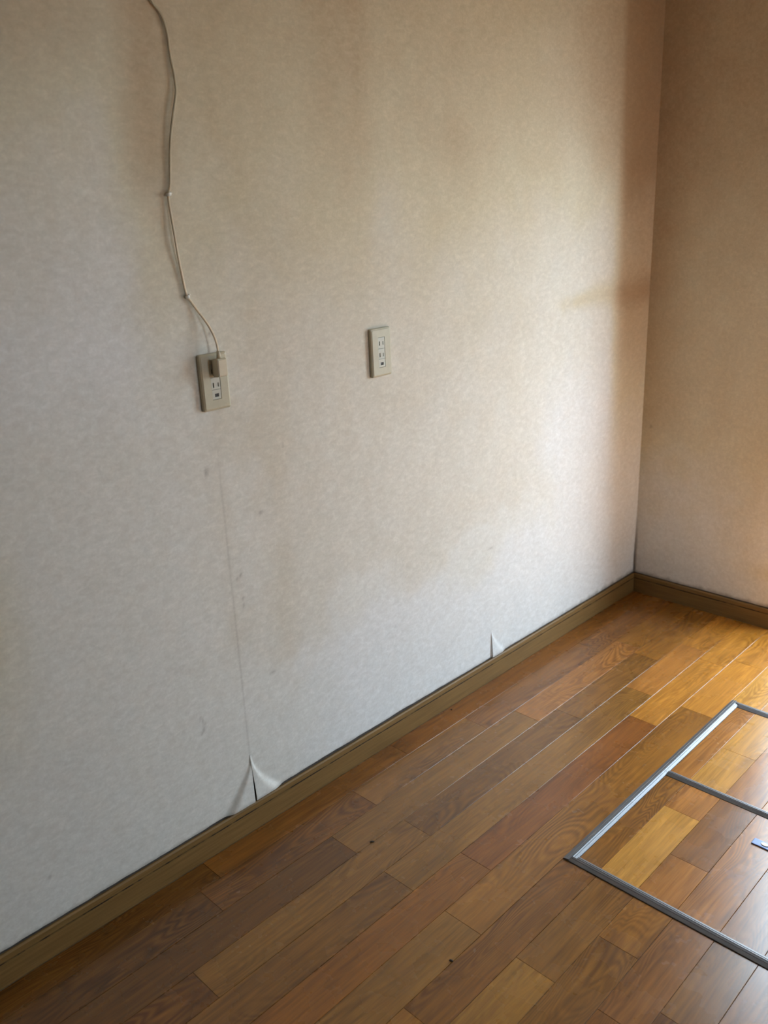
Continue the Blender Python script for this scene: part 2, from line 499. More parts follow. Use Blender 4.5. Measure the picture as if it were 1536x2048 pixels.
SPOTS = [(-1.9135, 0.945, .004, .010, .55), (-1.779, 0.816, .005, .004, .55), (-1.853, 0.683, .004, .004, .5),
         (-1.862, 0.677, .003, .003, .6), (-1.851, 0.624, .003, .003, .7), (-1.853, 0.607, .004, .005, .45),
         (-1.785, 0.402, .010, .004, .4), (-1.868, 1.236, .004, .005, .45), (-2.40, 0.188, .005, .004, .35),
         (-1.35, 0.36, .003, .003, .3), (-0.915, 0.462, .012, .003, .35), (-1.70, 0.96, .003, .006, .3)]
def dirt_left(y, z):
    d = np.zeros_like(y)
    for (a, b, ra, rb, k) in SPOTS:
        d = np.maximum(d, k * np.exp(-(((y - a) / ra) ** 2 + ((z - b) / rb) ** 2)))
    # scuffed curl near the bottom of the left sheet
    a = (z - 0.355) / 0.022
    d = np.maximum(d, 0.32 * np.exp(-((y + 2.005 - 0.010 * (1 - a * a)) / 0.0032) ** 2) * (np.abs(a) < 1.1))
    n = fbm(y * 30, z * 6, 21)
    # grime along the butt joint between two sheets
    d = np.maximum(d, (0.03 + 0.15 * sstep(1.02, 0.85, z)) * np.exp(-((y + 1.880) / 0.0030) ** 2) * (0.2 + 1.2 * n))
    n2 = fbm(y * 55, z * 55, 22)
    # mould specks along the bottom edge and up the corner
    d = np.maximum(d, 0.75 * sstep(0.094 + 0.022 * (n2 - 0.35), 0.080, z) * (0.3 + 0.9 * n2) * sstep(-1.2, -0.2, y))
    d = np.maximum(d, 0.40 * sstep(0.090 + 0.012 * (n2 - 0.4), 0.081, z))
    d = np.maximum(d, 0.8 * sstep(-0.010, -0.003, y + (n2 - 0.5) * 0.008) * sstep(0.36, 0.12, z))
    return d

def bottom_edge(y):
    n = fbm(y * 6, y * 0 + 0.5, 31); n2 = fbm(y * 30, y * 0 + 0.5, 32)
    return 0.0818 + 0.006 * (n - 0.5) + 0.003 * (n2 - 0.5) + 0.0035 * np.exp(-((y + 1.45) / 0.25) ** 2)

def left_bulge(y, z):
    """how far the paper stands off the wall: lifted corners at the two open joints, slack along the cord"""
    x = np.zeros_like(y)
    # left flap of the first joint
    d = (y - (-1.880)) + 0.098 * np.clip((0.200 - z) / 0.120, 0, 1.2) ** 1.25
    w = 0.004 + 0.030 * np.clip((0.205 - z) / 0.12, 0, 1)
    h = 0.0105 * np.clip((0.205 - z) / 0.12, 0, 1) ** 0.8
    x = np.where(y < -1.880, np.maximum(x, h * sstep(0, 1, d / w)), x)
    # right flap of the first joint
    lim = 0.006 + 0.082 * np.clip((0.205 - z) / 0.118, 0, 1.1) ** 1.8
    h = 0.0085 * np.clip((0.212 - z) / 0.12, 0, 1) ** 0.7
    d = lim - (y + 1.880)
    x = np.where(y >= -1.880, np.maximum(x, h * sstep(0, 1, d / (0.004 + 0.35 * lim))), x)
    # right flap of the second joint
    lim = 0.004 + 0.080 * np.clip((0.172 - z) / 0.095, 0, 1.1) ** 1.5
    h = 0.006 * np.clip((0.176 - z) / 0.09, 0, 1) ** 0.7
    d = lim - (y + 0.914)
    x = np.where((y >= -0.914) & (y < -0.7), np.maximum(x, h * sstep(0, 1, d / (0.004 + 0.35 * lim))), x)
    # slack, slightly wavy paper
    x = x + 0.0022 * (fbm(y * 2.5, z * 2.0, 41, 2) - 0.5) * sstep(0.08, 0.3, z)
    # paper drawn up into a ridge along the cord
    return x

def grid(a, b, step, fine=()):
    v = list(np.arange(a, b, step)) + [b]
    for (c, r, s) in fine:
        v += list(np.arange(c - r, c + r, s))
    v = np.unique(np.round(np.array([t for t in v if a - 1e-9 <= t <= b + 1e-9]), 5))
    keep = [v[0]]
    for t in v[1:-1]:
        if t - keep[-1] > 0.0008: keep.append(t)
    if v[-1] - keep[-1] < 0.0006: keep[-1] = v[-1]
    else: keep.append(v[-1])
    return np.array(keep)

def make_left_sheet(a, b, label):
    U = grid(a, b, 0.0055, [(s, 0.012, 0.0015) for s in SEAMS[1:3]] + [(0.0, 0.012, 0.0015)])
    Zt = np.concatenate([np.arange(0.0, 0.20, 0.004), np.arange(0.20, 1.92, 0.0055), np.arange(1.92, CH - 0.002, 0.04), [CH - 0.002]])
    zlo = 0.0
    def warp(z, y):
        return bottom_edge(y) + z * (CH - 0.002 - bottom_edge(y)) / (CH - 0.002)
    gap_l = 0.0
    def point(u, z):
        zz = warp(z, u)
        x = left_bulge(u, zz)
        y = u.copy()
        # the joint gapes open low down
        if abs(b + 1.880) < 1e-6:
            y = y - 0.0028 * sstep(0.035, 0.0, b - u) * sstep(0.20, 0.09, zz)
        if abs(a + 1.880) < 1e-6:
            y = y + (0.0030 * sstep(0.20, 0.09, zz) + gap_l) * sstep(0.035, 0.0, u - a)
        if abs(a + 0.914) < 1e-6:
            y = y + (0.0016 * sstep(0.17, 0.09, zz) + gap_l * 0.3) * sstep(0.03, 0.0, u - a)
        if b > -0.01:
            y = y - 0.0030 * sstep(0.03, 0.0, b - u) * sstep(0.30, 0.12, zz)
        return x, y, zz, (-0.0014, 0, 0)
    me = sheet_mesh('wallpaper_strip', U, Zt, point,
                    lambda u, z: stain_left(u, warp(z, u)), lambda u, z: tan_left(u, warp(z, u)), lambda u, z: dirt_left(u, warp(z, u)))
    o = link('wallpaper_strip', me, M_PAPER, wall_left)
    o['label'] = label
    return o

make_left_sheet(SEAMS[0], SEAMS[1], 'greyish wallpaper strip left of the open joint under the plugged outlet')
make_left_sheet(SEAMS[1], SEAMS[2], 'tan-tinted wallpaper strip between the two open joints')
make_left_sheet(SEAMS[2], SEAMS[3], 'wallpaper strip next to the corner with a brown stained edge')
# paper on the rest of the wall, behind the viewpoint
link('wallpaper_strip', box_mesh('wallpaper_strip', -0.0014, 0.0, BY, SEAMS[0] - 0.0008, 0.081, CH - 0.002), M_ROOMWALL, wall_left)

# ---- far wall paper
def stain_far(x, z):
    n1 = fbm(x * 4 + 3, z * 3, 51); n2 = fbm(x * 14, z * 11, 52)
    w = (n1 - 0.5) * 0.5 + (n2 - 0.5) * 0.3
    s = 0.42 * sstep(0.15, 0.85, z + w * 0.5) + 0.26 * sstep(1.0, 1.9, z + w * 0.4)
    s = s + 0.14 * sstep(0.20, 0.0, x) * sstep(0.4, 0.9, z)
    s = s + 0.16 * np.exp(-((x - 0.50) / 0.08) ** 2 - ((z - 0.20) / 0.03) ** 2)
    return s + 0.10 * (n2 - 0.5)

def dirt_far(x, z):
    n2 = fbm(x * 55, z * 55, 61)
    d = 0.5 * np.exp(-(((x - 0.037) / .006) ** 2 + ((z - 0.671) / .005) ** 2))
    d = np.maximum(d, 0.75 * sstep(0.092 + 0.020 * (n2 - 0.35), 0.080, z) * (0.3 + 0.9 * n2))
    d = np.maximum(d, 0.7 * sstep(0.010, 0.002, x + (n2 - 0.5) * 0.008) * sstep(0.36, 0.12, z))
    return d

def make_far_sheet(a, b, z0, z1, fine=True):
    U = grid(a, b, 0.006 if fine else 0.1)
    Zg = np.concatenate([np.arange(z0, z1, 0.006 if fine else 0.1), [z1]])
    def point(u, z):
        return u, -0.0006 * (fbm(u * 3, z * 2, 71, 2) - 0.5), z, (0, 0.0014, 0)
    me = sheet_mesh('wallpaper_strip', U, Zg, point, stain_far, lambda u, z: 0.4 + 0 * u, dirt_far)
    me.flip_normals()
    return link('wallpaper_strip', me, M_PAPER, wall_far)

make_far_sheet(-0.0014, WX0, 0.0795, 2.1)
make_far_sheet(-0.0014, WX0, 2.1008, CH - 0.002, False)
make_far_sheet(WX0 + 0.0008, WX1, WZ1, CH - 0.002, False)
make_far_sheet(WX1 + 0.0008, RX - 0.001, 0.0795, CH - 0.002, False)

# ---- baseboards with a moulded groove
PROF = [(0, 0), (TB, 0), (TB, 0.0555), (TB - 0.0022, 0.0565), (TB - 0.0022, 0.0580), (TB, 0.0590), (TB - 0.0004, 0.0715), (TB - 0.0030, HB), (0, HB)]
bl = struct('baseboard_left', prism_mesh('baseboard_left', [(p[0] - 0.0015, p[1]) for p in PROF], 'y', BY, -TB + 0.0005), M_BASEB,
            'brown wooden baseboard with a dark groove along the long wall')
bf = struct('baseboard_far', prism_mesh('baseboard_far', [(0.0015 - p[0], p[1]) for p in PROF], 'x', 0.0, WX0), M_BASEB,
            'brown wooden baseboard along the short end wall')

# ------------------------------------------------------------------ floor
HX0, HX1, HY0, HY1 = 0.640, 1.300, -1.468, -0.545      # floor hatch outline
HYM = -1.006
bm = bmesh.new()
add_box(bm, -0.0016, HX0 + 0.004, BY, 0.0016, -0.10, -0.0026)
add_box(bm, HX1 - 0.004, RX, BY, 0.0016, -0.10, -0.0026)
add_box(bm, HX0 + 0.004, HX1 - 0.004, BY, HY0 + 0.004, -0.10, -0.0026)
add_box(bm, HX0 + 0.004, HX1 - 0.004, HY1 - 0.004, 0.0016, -0.10, -0.0026)
floor = struct('floor', bm_mesh('floor', bm), M_SUB, 'worn varnished wood strip floor')

def srgb(r, g, b):
    f = lambda c: ((c / 255 + 0.055) / 1.055) ** 2.4 if c > 10 else c / 255 / 12.92
    return (f(r), f(g), f(b), 1.0)

# strip tints; dk also carries the dimness of the left floor in its colour
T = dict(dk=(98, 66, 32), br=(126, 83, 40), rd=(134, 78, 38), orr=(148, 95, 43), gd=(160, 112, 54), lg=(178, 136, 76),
         ol=(142, 106, 60), gy=(140, 101, 58), pk=(148, 101, 62), gb=(122, 87, 48), bl=(192, 136, 68), bp=(176, 122, 72), bw=(206, 158, 92))
for k in T:       # pull the tints together: the boards differ only mildly (bl, bp, bw: paler, with window light put into the board colour)
    k_ = 0.85 if k[0] == 'b' and k != 'br' else 0.62
    c = [a * k_ + b * (1 - k_) for a, b in zip(T[k], (134, 92, 46))]
    c = srgb(*c); T[k] = (c[0] * 1.05, c[1] * 0.92, c[2] * 0.56, 1)
XS = [TB - 0.0010, 0.0791, 0.1690, 0.2609, 0.3527, 0.4456, 0.5375, 0.6395, 0.7286, 0.8235, 0.9167, 1.0090, 1.1007, 1.193, 1.285, 1.377, 1.469, 1.561]
YF = -0.0065
# per column: (joint positions from the far wall towards the camera, tints of the pieces in the same order)
COLS = [
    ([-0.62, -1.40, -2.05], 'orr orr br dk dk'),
    ([-0.52, -1.15, -1.62, -2.108, -2.72], 'pk pk gy br dk dk dk'),
    ([-0.42, -1.02, -1.780, -2.55], 'gd bp ol dk dk dk'),
    ([-0.46, -0.93, -1.616, -2.25], 'gd gy gb ol br dk'),
    ([-0.30, -0.675, -1.780, -2.42], 'bl bp ol gb dk dk'),
    ([-0.36, -0.818, -1.612, -2.30], 'bl bl rd orr br dk'),
    ([-0.30, -0.674, -1.778, -2.48], 'bl bl gd ol br br'),
    ([-0.56, -2.02], 'bw br gd br'),
    ([-0.56, -1.776, -2.5], 'bl gy lg br'),
    ([-0.56, -1.615, -2.3], 'bw gd gy br'),
    ([-0.56, -1.772, -2.6], 'bl pk br br'),
    ([-0.56, -1.70, -2.4], 'bw gy br br'),
    ([-0.33, -1.78, -2.55], 'bl pk br br'),
    ([-0.52, -1.615, -2.2], 'bw gy br br'),
    ([-0.8, -1.55, -2.6], 'bl br gy br'),
    ([-0.5, -1.78, -2.4], 'bw br gd br'),
    ([-0.9, -1.615, -2.5], 'bl gy br br'),
]
rnd = random.Random(7)
GAP = 0.0004

def plank_mesh(w, l, t=0.0026, bev=0.0006):
    bm = bmesh.new()
    x, y = w / 2 - GAP, l / 2 - GAP * 0.6
    lo = [bm.verts.new((sx * x, sy * y, -t)) for sx, sy in ((-1, -1), (1, -1), (1, 1), (-1, 1))]
    mi = [bm.verts.new((sx * x, sy * y, -bev * 0.7)) for sx, sy in ((-1, -1), (1, -1), (1, 1), (-1, 1))]
    hi = [bm.verts.new((sx * (x - bev), sy * (y - bev * 0.6), 0)) for sx, sy in ((-1, -1), (1, -1), (1, 1), (-1, 1))]
    for i in range(4):
        j = (i + 1) % 4
        bm.faces.new((lo[i], lo[j], mi[j], mi[i])); bm.faces.new((mi[i], mi[j], hi[j], hi[i]))
    bm.faces.new(hi)
    return bm_mesh('plank', bm)

def plank(x0, x1, ya, yb, tint, parent, z=0.0):
    if x1 - x0 < 0.004 or yb - ya < 0.004: return None
    o = link('plank', plank_mesh(x1 - x0, yb - ya), M_WOOD, parent)
    o.location = ((x0 + x1) / 2, (ya + yb) / 2, z + rnd.uniform(-0.0001, 0.0001))
    k = rnd.uniform(0.95, 1.05)
    o.color = (tint[0] * k, tint[1] * k, tint[2] * k, 1)
    return o

def plank_around_hatch(x0, x1, ya, yb, tint):
    """lay a strip, leaving the hatch opening free"""
    if x1 <= HX0 + 0.004 or x0 >= HX1 - 0.004 or yb <= HY0 or ya >= HY1:
        plank(x0, x1, ya, yb, tint, floor); return
    if ya < HY0: plank(x0, x1, ya, HY0, tint, floor)
    if yb > HY1: plank(x0, x1, HY1, yb, tint, floor)
    if x0 < HX0 - 0.004: plank(x0, HX0, max(ya, HY0), min(yb, HY1), tint, floor)
    if x1 > HX1 + 0.004: plank(HX1, x1, max(ya, HY0), min(yb, HY1), tint, floor)

YN = -3.1
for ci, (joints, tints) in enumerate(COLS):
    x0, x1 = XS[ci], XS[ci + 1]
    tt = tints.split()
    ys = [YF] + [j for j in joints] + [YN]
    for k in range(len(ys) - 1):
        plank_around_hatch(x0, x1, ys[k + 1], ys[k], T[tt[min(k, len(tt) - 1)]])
# strips out of view, joined into one part
bm = bmesh.new()
def raw_plank(x0, x1, ya, yb):
    add_box(bm, x0 + GAP, x1 - GAP, ya + GAP, yb - GAP, -0.0026, 0.0)
x = XS[0]
for ci in range(len(XS) - 1):
    raw_plank(XS[ci], XS[ci + 1], YN - 0.7 - 0.3 * (ci % 3), YN); raw_plank(XS[ci], XS[ci + 1], BY, YN - 0.7 - 0.3 * (ci % 3))
x = XS[-1]; k = 0
while x < RX:
    xe = min(x + 0.092, RX); y = -0.0065 - 0.45 * (k % 3); raw_plank(x, xe, y, 0.0) if k % 3 else None
    while y > BY:
        ye = max(y - 1.1, BY); raw_plank(x, xe, ye, y); y = ye
    x = xe; k += 1
ro = link('plank', bm_mesh('plank', bm), M_WOOD, floor)
ro.color = T['br']; ro['kind'] = 'stuff'

# ------------------------------------------------------------------ floor hatch
hatch = tag(empty('floor_hatch', ((HX0 + HX1) / 2, (HY0 + HY1) / 2, 0.0)),
            'underfloor storage hatch framed in grey metal, with two wood-strip lids, set in the floor', 'floor hatch')
HC = Vector(hatch.location)
FW, TW = 0.0150, 0.0115       # outer frame width, lid trim width

def bar(name, x0, x1, ya, yb, za, zb, mat, parent, run, z0=-0.012):
    """metal trim with a sloping top: height za on its low-coordinate side, zb on the other; run = axis along its length"""
    w0, w1 = (x0, x1) if run == 'y' else (ya, yb)
    w = w1 - w0
    prof = [(w0, z0), (w0, za - 0.0006), (w0 + 0.0006, za)]
    m = 0.5 + 0.12 * (1 if zb > za else -1)
    prof += [(w0 + w * m - 0.0008, za + (zb - za) * m + 0.0004), (w0 + w * m, za + (zb - za) * m - 0.0004), (w0 + w * m + 0.0008, za + (zb - za) * m + 0.0004)]
    prof += [(w1 - 0.0006, zb), (w1, zb - 0.0006), (w1, z0)]
    me = prism_mesh(name, prof, 'y', ya, yb) if run == 'y' else prism_mesh(name, prof, 'x', x0, x1)
    me.transform(Matrix.Translation(-HC))
    return link(name, me, mat, parent)

zo, zr, zi = 0.0026, 0.0062, 0.0018       # outer edge, ridge, inner edge of the trim
bar('frame_bar', HX0, HX0 + FW, HY0, HY1, zo, zr, M_ALU, hatch, 'y')
bar('frame_bar', HX1 - FW, HX1, HY0, HY1, zr, zo, M_ALU, hatch, 'y')
bar('frame_bar', HX0 + FW, HX1 - FW, HY0, HY0 + FW, zo, zr, M_ALU, hatch, 'x')
bar('frame_bar', HX0 + FW, HX1 - FW, HY1 - FW, HY1, zr, zo, M_ALU, hatch, 'x')
# well under the lids
bm = bmesh.new()
add_box(bm, HX0 + 0.005, HX1 - 0.005, HY0 + 0.005, HY1 - 0.005, -0.095, -0.05)
me = bm_mesh('storage_well', bm); me.transform(Matrix.Translation(-HC)); link('storage_well', me, M_SUBD, hatch)

LIDX = [None, 0.724, 0.8185, 0.9125, 1.0077, 1.101, 1.194, None]
def lid(ya, yb, pieces, label):
    """lid board with trims and veneer strips; pieces[k] = (joints, tints) of strip k, far end first"""
    x0, x1 = HX0 + FW + 0.0008, HX1 - FW - 0.0008
    me = box_mesh('lid', x0 + 0.0005, x1 - 0.0005, ya + 0.0005, yb - 0.0005, -0.030, -0.0026)
    me.transform(Matrix.Translation(-HC))
    L = link('lid', me, M_SUBD, hatch); L['label'] = label
    bar('lid_trim', x0, x0 + TW, ya, yb, zr - 0.0004, zi, M_ALUL, L, 'y')
    bar('lid_trim', x1 - TW, x1, ya, yb, zi, zr - 0.0004, M_ALUL, L, 'y')
    bar('lid_trim', x0 + TW, x1 - TW, ya, ya + TW, zr - 0.0005, zi + 0.0016, M_ALU, L, 'x')  # cross trims in darker metal, their shade put into the colour
    bar('lid_trim', x0 + TW, x1 - TW, yb - TW, yb, zi, zr - 0.0005, M_ALU, L, 'x')
    xs = [x0 + TW] + LIDX[1:-1] + [x1 - TW]
    for k in range(len(xs) - 1):
        joints, tints = pieces[k]
        ys = [yb - TW] + joints + [ya + TW]
        for q in range(len(ys) - 1):
            p = plank(xs[k], xs[k + 1], ys[q + 1], ys[q], T[tints.split()[q]], L, 0.0004)
            if p: p.location = Vector(p.location) - HC
    return L

near_lid = lid(HY0 + FW + 0.0008, HYM - 0.0004, [([], 'gd'), ([-1.135], 'bp bw'), ([-1.289], 'pk bp'), ([], 'bp'), ([-1.2], 'bp pk'), ([], 'gd'), ([], 'pk')],
               'nearer lid of the hatch, with the recessed pull')
far_lid = lid(HYM + 0.0004, HY1 - FW - 0.0008, [([], 'bp'), ([-0.80], 'bw bw'), ([], 'bp'), ([-0.8], 'bp bl'), ([], 'bp'), ([], 'bl'), ([], 'pk')],
              'farther lid of the hatch, towards the end wall')
# recessed pull
me = box_mesh('lid_pull', 0.944, 1.034, -1.1305, -1.1075, -0.0020, 0.0034, 0.0012, 2); me.transform(Matrix.Translation(-HC))
pull = link('lid_pull', me, M_HANDLE, hatch); pull['label'] = 'blue-grey pull plate on the nearer lid'
bm = bmesh.new()
bmesh.ops.create_cone(bm, cap_ends=True, segments=20, radius1=0.0075, radius2=0.0062, depth=0.0022)
bmesh.ops.scale(bm, vec=(1.35, 0.8, 1), verts=bm.verts)
bmesh.ops.translate(bm, vec=Vector((0.972, -1.1185, 0.0042)) - HC, verts=bm.verts)
link('button', bm_mesh('button', bm), M_PIN, pull)['label'] = 'shiny white button'
bm = bmesh.new()
bmesh.ops.create_cone(bm, cap_ends=True, segments=20, radius1=0.0075, radius2=0.0062, depth=0.0022)
bmesh.ops.scale(bm, vec=(1.35, 0.8, 1), verts=bm.verts)
bmesh.ops.translate(bm, vec=Vector((1.008, -1.1185, 0.0042)) - HC, verts=bm.verts)
link('button', bm_mesh('button', bm), M_PIN, pull)

# ------------------------------------------------------------------ window (out of frame, lights the room)
win = empty('window_1', ((WX0 + WX1) / 2, WALLT, WZ0))
tag(win, 'tall glazed sliding door in the end wall, right of the corner', kind='structure')
WC = Vector(win.location)
def wbox(name, x0, x1, ya, yb, z0, z1, mat, parent=win):
    me = box_mesh(name, x0, x1, ya, yb, z0, z1); me.transform(Matrix.Translation(-WC))
    return link(name, me, mat, parent)
fy0, fy1 = WALLT - 0.058, WALLT - 0.003
wbox('window_frame', WX0 + 0.0005, WX0 + 0.018, fy0, fy1, WZ0 - 0.029, WZ1 - 0.0005, M_SASH)
wbox('window_frame', WX1 - 0.03, WX1 - 0.0005, fy0, fy1, WZ0 - 0.029, WZ1 - 0.0005, M_SASH)
wbox('window_frame', WX0 + 0.018, WX1 - 0.03, fy0, fy1, WZ1 - 0.03, WZ1 - 0.0005, M_SASH)
wbox('window_frame', WX0 + 0.018, WX1 - 0.03, fy0, fy1, WZ0 - 0.029, WZ0 + 0.005, M_SASH)
xm = (WX0 + WX1) / 2
for i, (a, b, yc) in enumerate(((WX0 + 0.019, xm + 0.02, fy0 + 0.016), (xm - 0.02, WX1 - 0.031, fy0 + 0.042))):
    za, zb, s = WZ0 + 0.006, WZ1 - 0.031, 0.026
    bm = bmesh.new()
    add_box(bm, a, a + s, yc - 0.011, yc + 0.011, za, zb); add_box(bm, b - s, b, yc - 0.011, yc + 0.011, za, zb)
    add_box(bm, a + s, b - s, yc - 0.011, yc + 0.011, za, za + s + 0.02); add_box(bm, a + s, b - s, yc - 0.011, yc + 0.011, zb - s, zb)
    me = bm_mesh('sash', bm); me.transform(Matrix.Translation(-WC))
    so = link('sash', me, M_SASH, win)
    wbox('pane', a + s - 0.004, b - s + 0.004, yc - 0.002, yc + 0.002, za + s + 0.016, zb - s + 0.004, M_GLASS, so)
win2 = empty('fill_window', (RX + 0.06, (KY0 + KY1) / 2, KZ0))  # unseen window, added to brighten the dark corner
tag(win2, 'small added fill-light window in the wall opposite the stained one', kind='structure')
W2 = Vector(win2.location)
def kbox(name, ya, yb, z0, z1, t, mat):
    me = box_mesh(name, RX + 0.06 - t, RX + 0.06 + t, ya, yb, z0, z1); me.transform(Matrix.Translation(-W2))
    return link(name, me, mat, win2)
e = 0.0005
kbox('window_frame', KY0 + e, KY0 + 0.03, KZ0 + e, KZ1 - e, 0.03, M_SASH); kbox('window_frame', KY1 - 0.03, KY1 - e, KZ0 + e, KZ1 - e, 0.03, M_SASH)
kbox('window_frame', KY0 + 0.03, KY1 - 0.03, KZ0 + e, KZ0 + 0.03, 0.03, M_SASH); kbox('window_frame', KY0 + 0.03, KY1 - 0.03, KZ1 - 0.03, KZ1 - e, 0.03, M_SASH)
kbox('pane', KY0 + 0.028, KY1 - 0.028, KZ0 + 0.028, KZ1 - 0.028, 0.002, M_GLASS)  # pane of the added fill window
# threshold board between floor and frame
struct('trim_1', box_mesh('trim_1', WX0 + 0.0005, WX1 - 0.0005, 0.002, fy0 - 0.0005, -0.02, 0.004), M_BASEB, 'brown wooden threshold at the foot of the window')

# ------------------------------------------------------------------ wall outlets
def outlet(y, z, rot, label, cat, grp):
    root = tag(empty('wall_outlet', (0.0012, y, z), (rot, 0, 0)), label, cat, grp)
    hw, hh, d = 0.0355, 0.0602, 0.0085
    # cover plate: bevelled rim with a rectangular window for the sockets
    wy, wz0, wz1 = 0.0118, -0.0375, 0.0375
    bm = bmesh.new()
    def rr(h, v, r, n=4):
        out = []
        for cx, cz, a0 in ((h - r, v - r, 0), (-h + r, v - r, 90), (-h + r, -v + r, 180), (h - r, -v + r, 270)):
            for k in range(n + 1):
                a = math.radians(a0 + 90 * k / n); out.append((cx + r * math.cos(a), cz + r * math.sin(a)))
        return out
    levels = [(rr(hw, hh, 0.004), -0.0008), (rr(hw, hh, 0.004), d * 0.45), (rr(hw - 0.0012, hh - 0.0012, 0.0035), d * 0.78), (rr(hw - 0.0050, hh - 0.0050, 0.003), d)]
    rings = [[bm.verts.new((x, p[0], p[1])) for p in L] for L, x in levels]
    n = len(rings[0])
    for a, b in zip(rings[:-1], rings[1:]):
        for k in range(n):
            bm.faces.new((a[k], a[(k + 1) % n], b[(k + 1) % n], b[k]))
    inner = [bm.verts.new((d, yy, zz)) for yy, zz in ((wy, wz1), (-wy, wz1), (-wy, wz0), (wy, wz0))]
    innb = [bm.verts.new((d - 0.004, yy, zz)) for yy, zz in ((wy, wz1), (-wy, wz1), (-wy, wz0), (wy, wz0))]
    q = n // 4
    top = rings[-1]
    for c in range(4):
        seg = top[c * q:(c + 1) * q]
        for k in range(len(seg) - 1):
            bm.faces.new((seg[k], seg[k + 1], inner[c]))
        nxt = top[((c + 1) * q) % n]
        bm.faces.new((seg[-1], nxt, inner[(c + 1) % 4], inner[c]))
        bm.faces.new((inner[c], inner[(c + 1) % 4], innb[(c + 1) % 4], innb[c]))
    me = bm_mesh('cover_plate', bm)
    pl_ = link('cover_plate', me, M_PLATE, root)
    pl_['label'] = 'yellowed rim plate'
    # socket module: upper socket, lower socket, earth-terminal hole
    xf = d - 0.0006
    def module(name, z0, z1, holes):
        me = plate_with_holes(name, (-wy + 0.0006, wy - 0.0006), (z0, z1), holes, xf, 0.0005, 0.0035)
        return link(name, me, M_MODULE, root)
    zc1, zc2, ze = 0.0225, -0.0065, -0.0285
    def slots(zc):
        return [(-0.0078, -0.0048, zc - 0.0050, zc + 0.0050), (0.0046, 0.0072, zc - 0.0043, zc + 0.0043)]
    s1 = module('socket', 0.0098, 0.0368, slots(zc1))
    s2 = module('socket', -0.0160, 0.0092, slots(zc2))
    e1 = module('earth_terminal', -0.0368, -0.0166, [(-0.0050, 0.0052, ze - 0.0036, ze + 0.0036)])
    for s, hs in ((s1, slots(zc1)), (s2, slots(zc2)), (e1, [(-0.0050, 0.0052, ze - 0.0036, ze + 0.0036)])):
        for (a, b, c_, d_) in hs:
            link('slot', box_mesh('slot', xf - 0.0034, xf - 0.0022 if s is not e1 else xf - 0.0015, a + 0.0001, b - 0.0001, c_ + 0.0001, d_ - 0.0001), M_HOLE, s)
    return root

o1 = outlet(-1.8716, 1.1364, 0.0008, 'yellowed double wall outlet with a plug in its upper socket', 'outlet', 'wall outlets')
o2 = outlet(-1.3693, 1.1298, 0.0066, 'yellowed double wall outlet with nothing plugged in', 'outlet', 'wall outlets')

# ------------------------------------------------------------------ cord with plug, held by two clips
CORD = [(-1.990, 2.40), (-1.985, 2.25), (-1.972, 2.10), (-1.955, 1.98), (-1.938, 1.90), (-1.921, 1.844), (-1.909, 1.831), (-1.899, 1.814), (-1.894, 1.79), (-1.893, 1.757), (-1.890, 1.731), (-1.889, 1.710), (-1.890, 1.693), (-1.898, 1.666), (-1.907, 1.635),
        (-1.915, 1.600), (-1.920, 1.564), (-1.923, 1.542), (-1.926, 1.524), (-1.931, 1.511), (-1.932, 1.496), (-1.931, 1.464), (-1.929, 1.426), (-1.926, 1.393), (-1.922, 1.364),
        (-1.918, 1.334), (-1.914, 1.316), (-1.907, 1.306), (-1.894, 1.285), (-1.880, 1.261), (-1.871, 1.239), (-1.8665, 1.220), (-1.8655, 1.203), (-1.866, 1.189)]
def cord_lift(z):
    off = 0.0010 + 0.0032 * math.exp(-((z - 1.43) / 0.05) ** 2) + 0.0025 * math.exp(-((z - 1.67) / 0.06) ** 2)
    t = min(1, max(0, (1.315 - z) / 0.12))
    return off + 0.0178 * t * t * (3 - 2 * t)
def smooth_path(P, n=4):
    out = []
    for i in range(len(P) - 1):
        p0, p1, p2, p3 = P[max(i - 1, 0)], P[i], P[i + 1], P[min(i + 2, len(P) - 1)]
        for k in range(n):
            t = k / n
            out.append(tuple(0.5 * (2 * p1[j] + (p2[j] - p0[j]) * t + (2 * p0[j] - 5 * p1[j] + 4 * p2[j] - p3[j]) * t * t + (-p0[j] + 3 * p1[j] - 3 * p2[j] + p3[j]) * t ** 3) for j in range(2)))
    out.append(P[-1])
    return out
power = tag(empty('power_cord', (0.0, -1.866, 1.16)),
            'beige power cord with its plug, running up the wall above the left outlet', 'power cord')
PC = Vector(power.location)
pts = [Vector((0.0022 + cord_lift(z), y, z)) - PC for y, z in smooth_path(CORD)]
link('cord', tube_mesh('cord', pts, 0.0027, 0.0017, 10), M_CORD, power)
# plug body: tapered block standing off the plate, cord leaving through a collar at its top
bm = bmesh.new()
xb = 0.0012 + 0.0080
def ring_(x, hy, z0, z1):
    return [bm.verts.new((x, -1.866 + a * hy, z)) for a, z in ((-1, z0), (1, z0), (1, z1), (-1, z1))]
R3 = [ring_(xb, 0.0112, 1.1500, 1.1830), ring_(xb + 0.006, 0.0126, 1.1475, 1.1850), ring_(xb + 0.020, 0.0122, 1.1485, 1.1870), ring_(xb + 0.0235, 0.0108, 1.1510, 1.1850)]
for a, b in zip(R3[:-1], R3[1:]):
    for k in range(4): bm.faces.new((a[k], a[(k + 1) % 4], b[(k + 1) % 4], b[k]))
bm.faces.new(R3[0][::-1]); bm.faces.new(R3[-1])
bmesh.ops.bevel(bm, geom=[e for e in bm.edges], offset=0.0012, segments=2, affect='EDGES')
me = bm_mesh('plug', bm); me.transform(Matrix.Translation(-PC))
plug = link('plug', me, M_PLUG, power); plug['label'] = 'moulded plug body'
bm = bmesh.new()
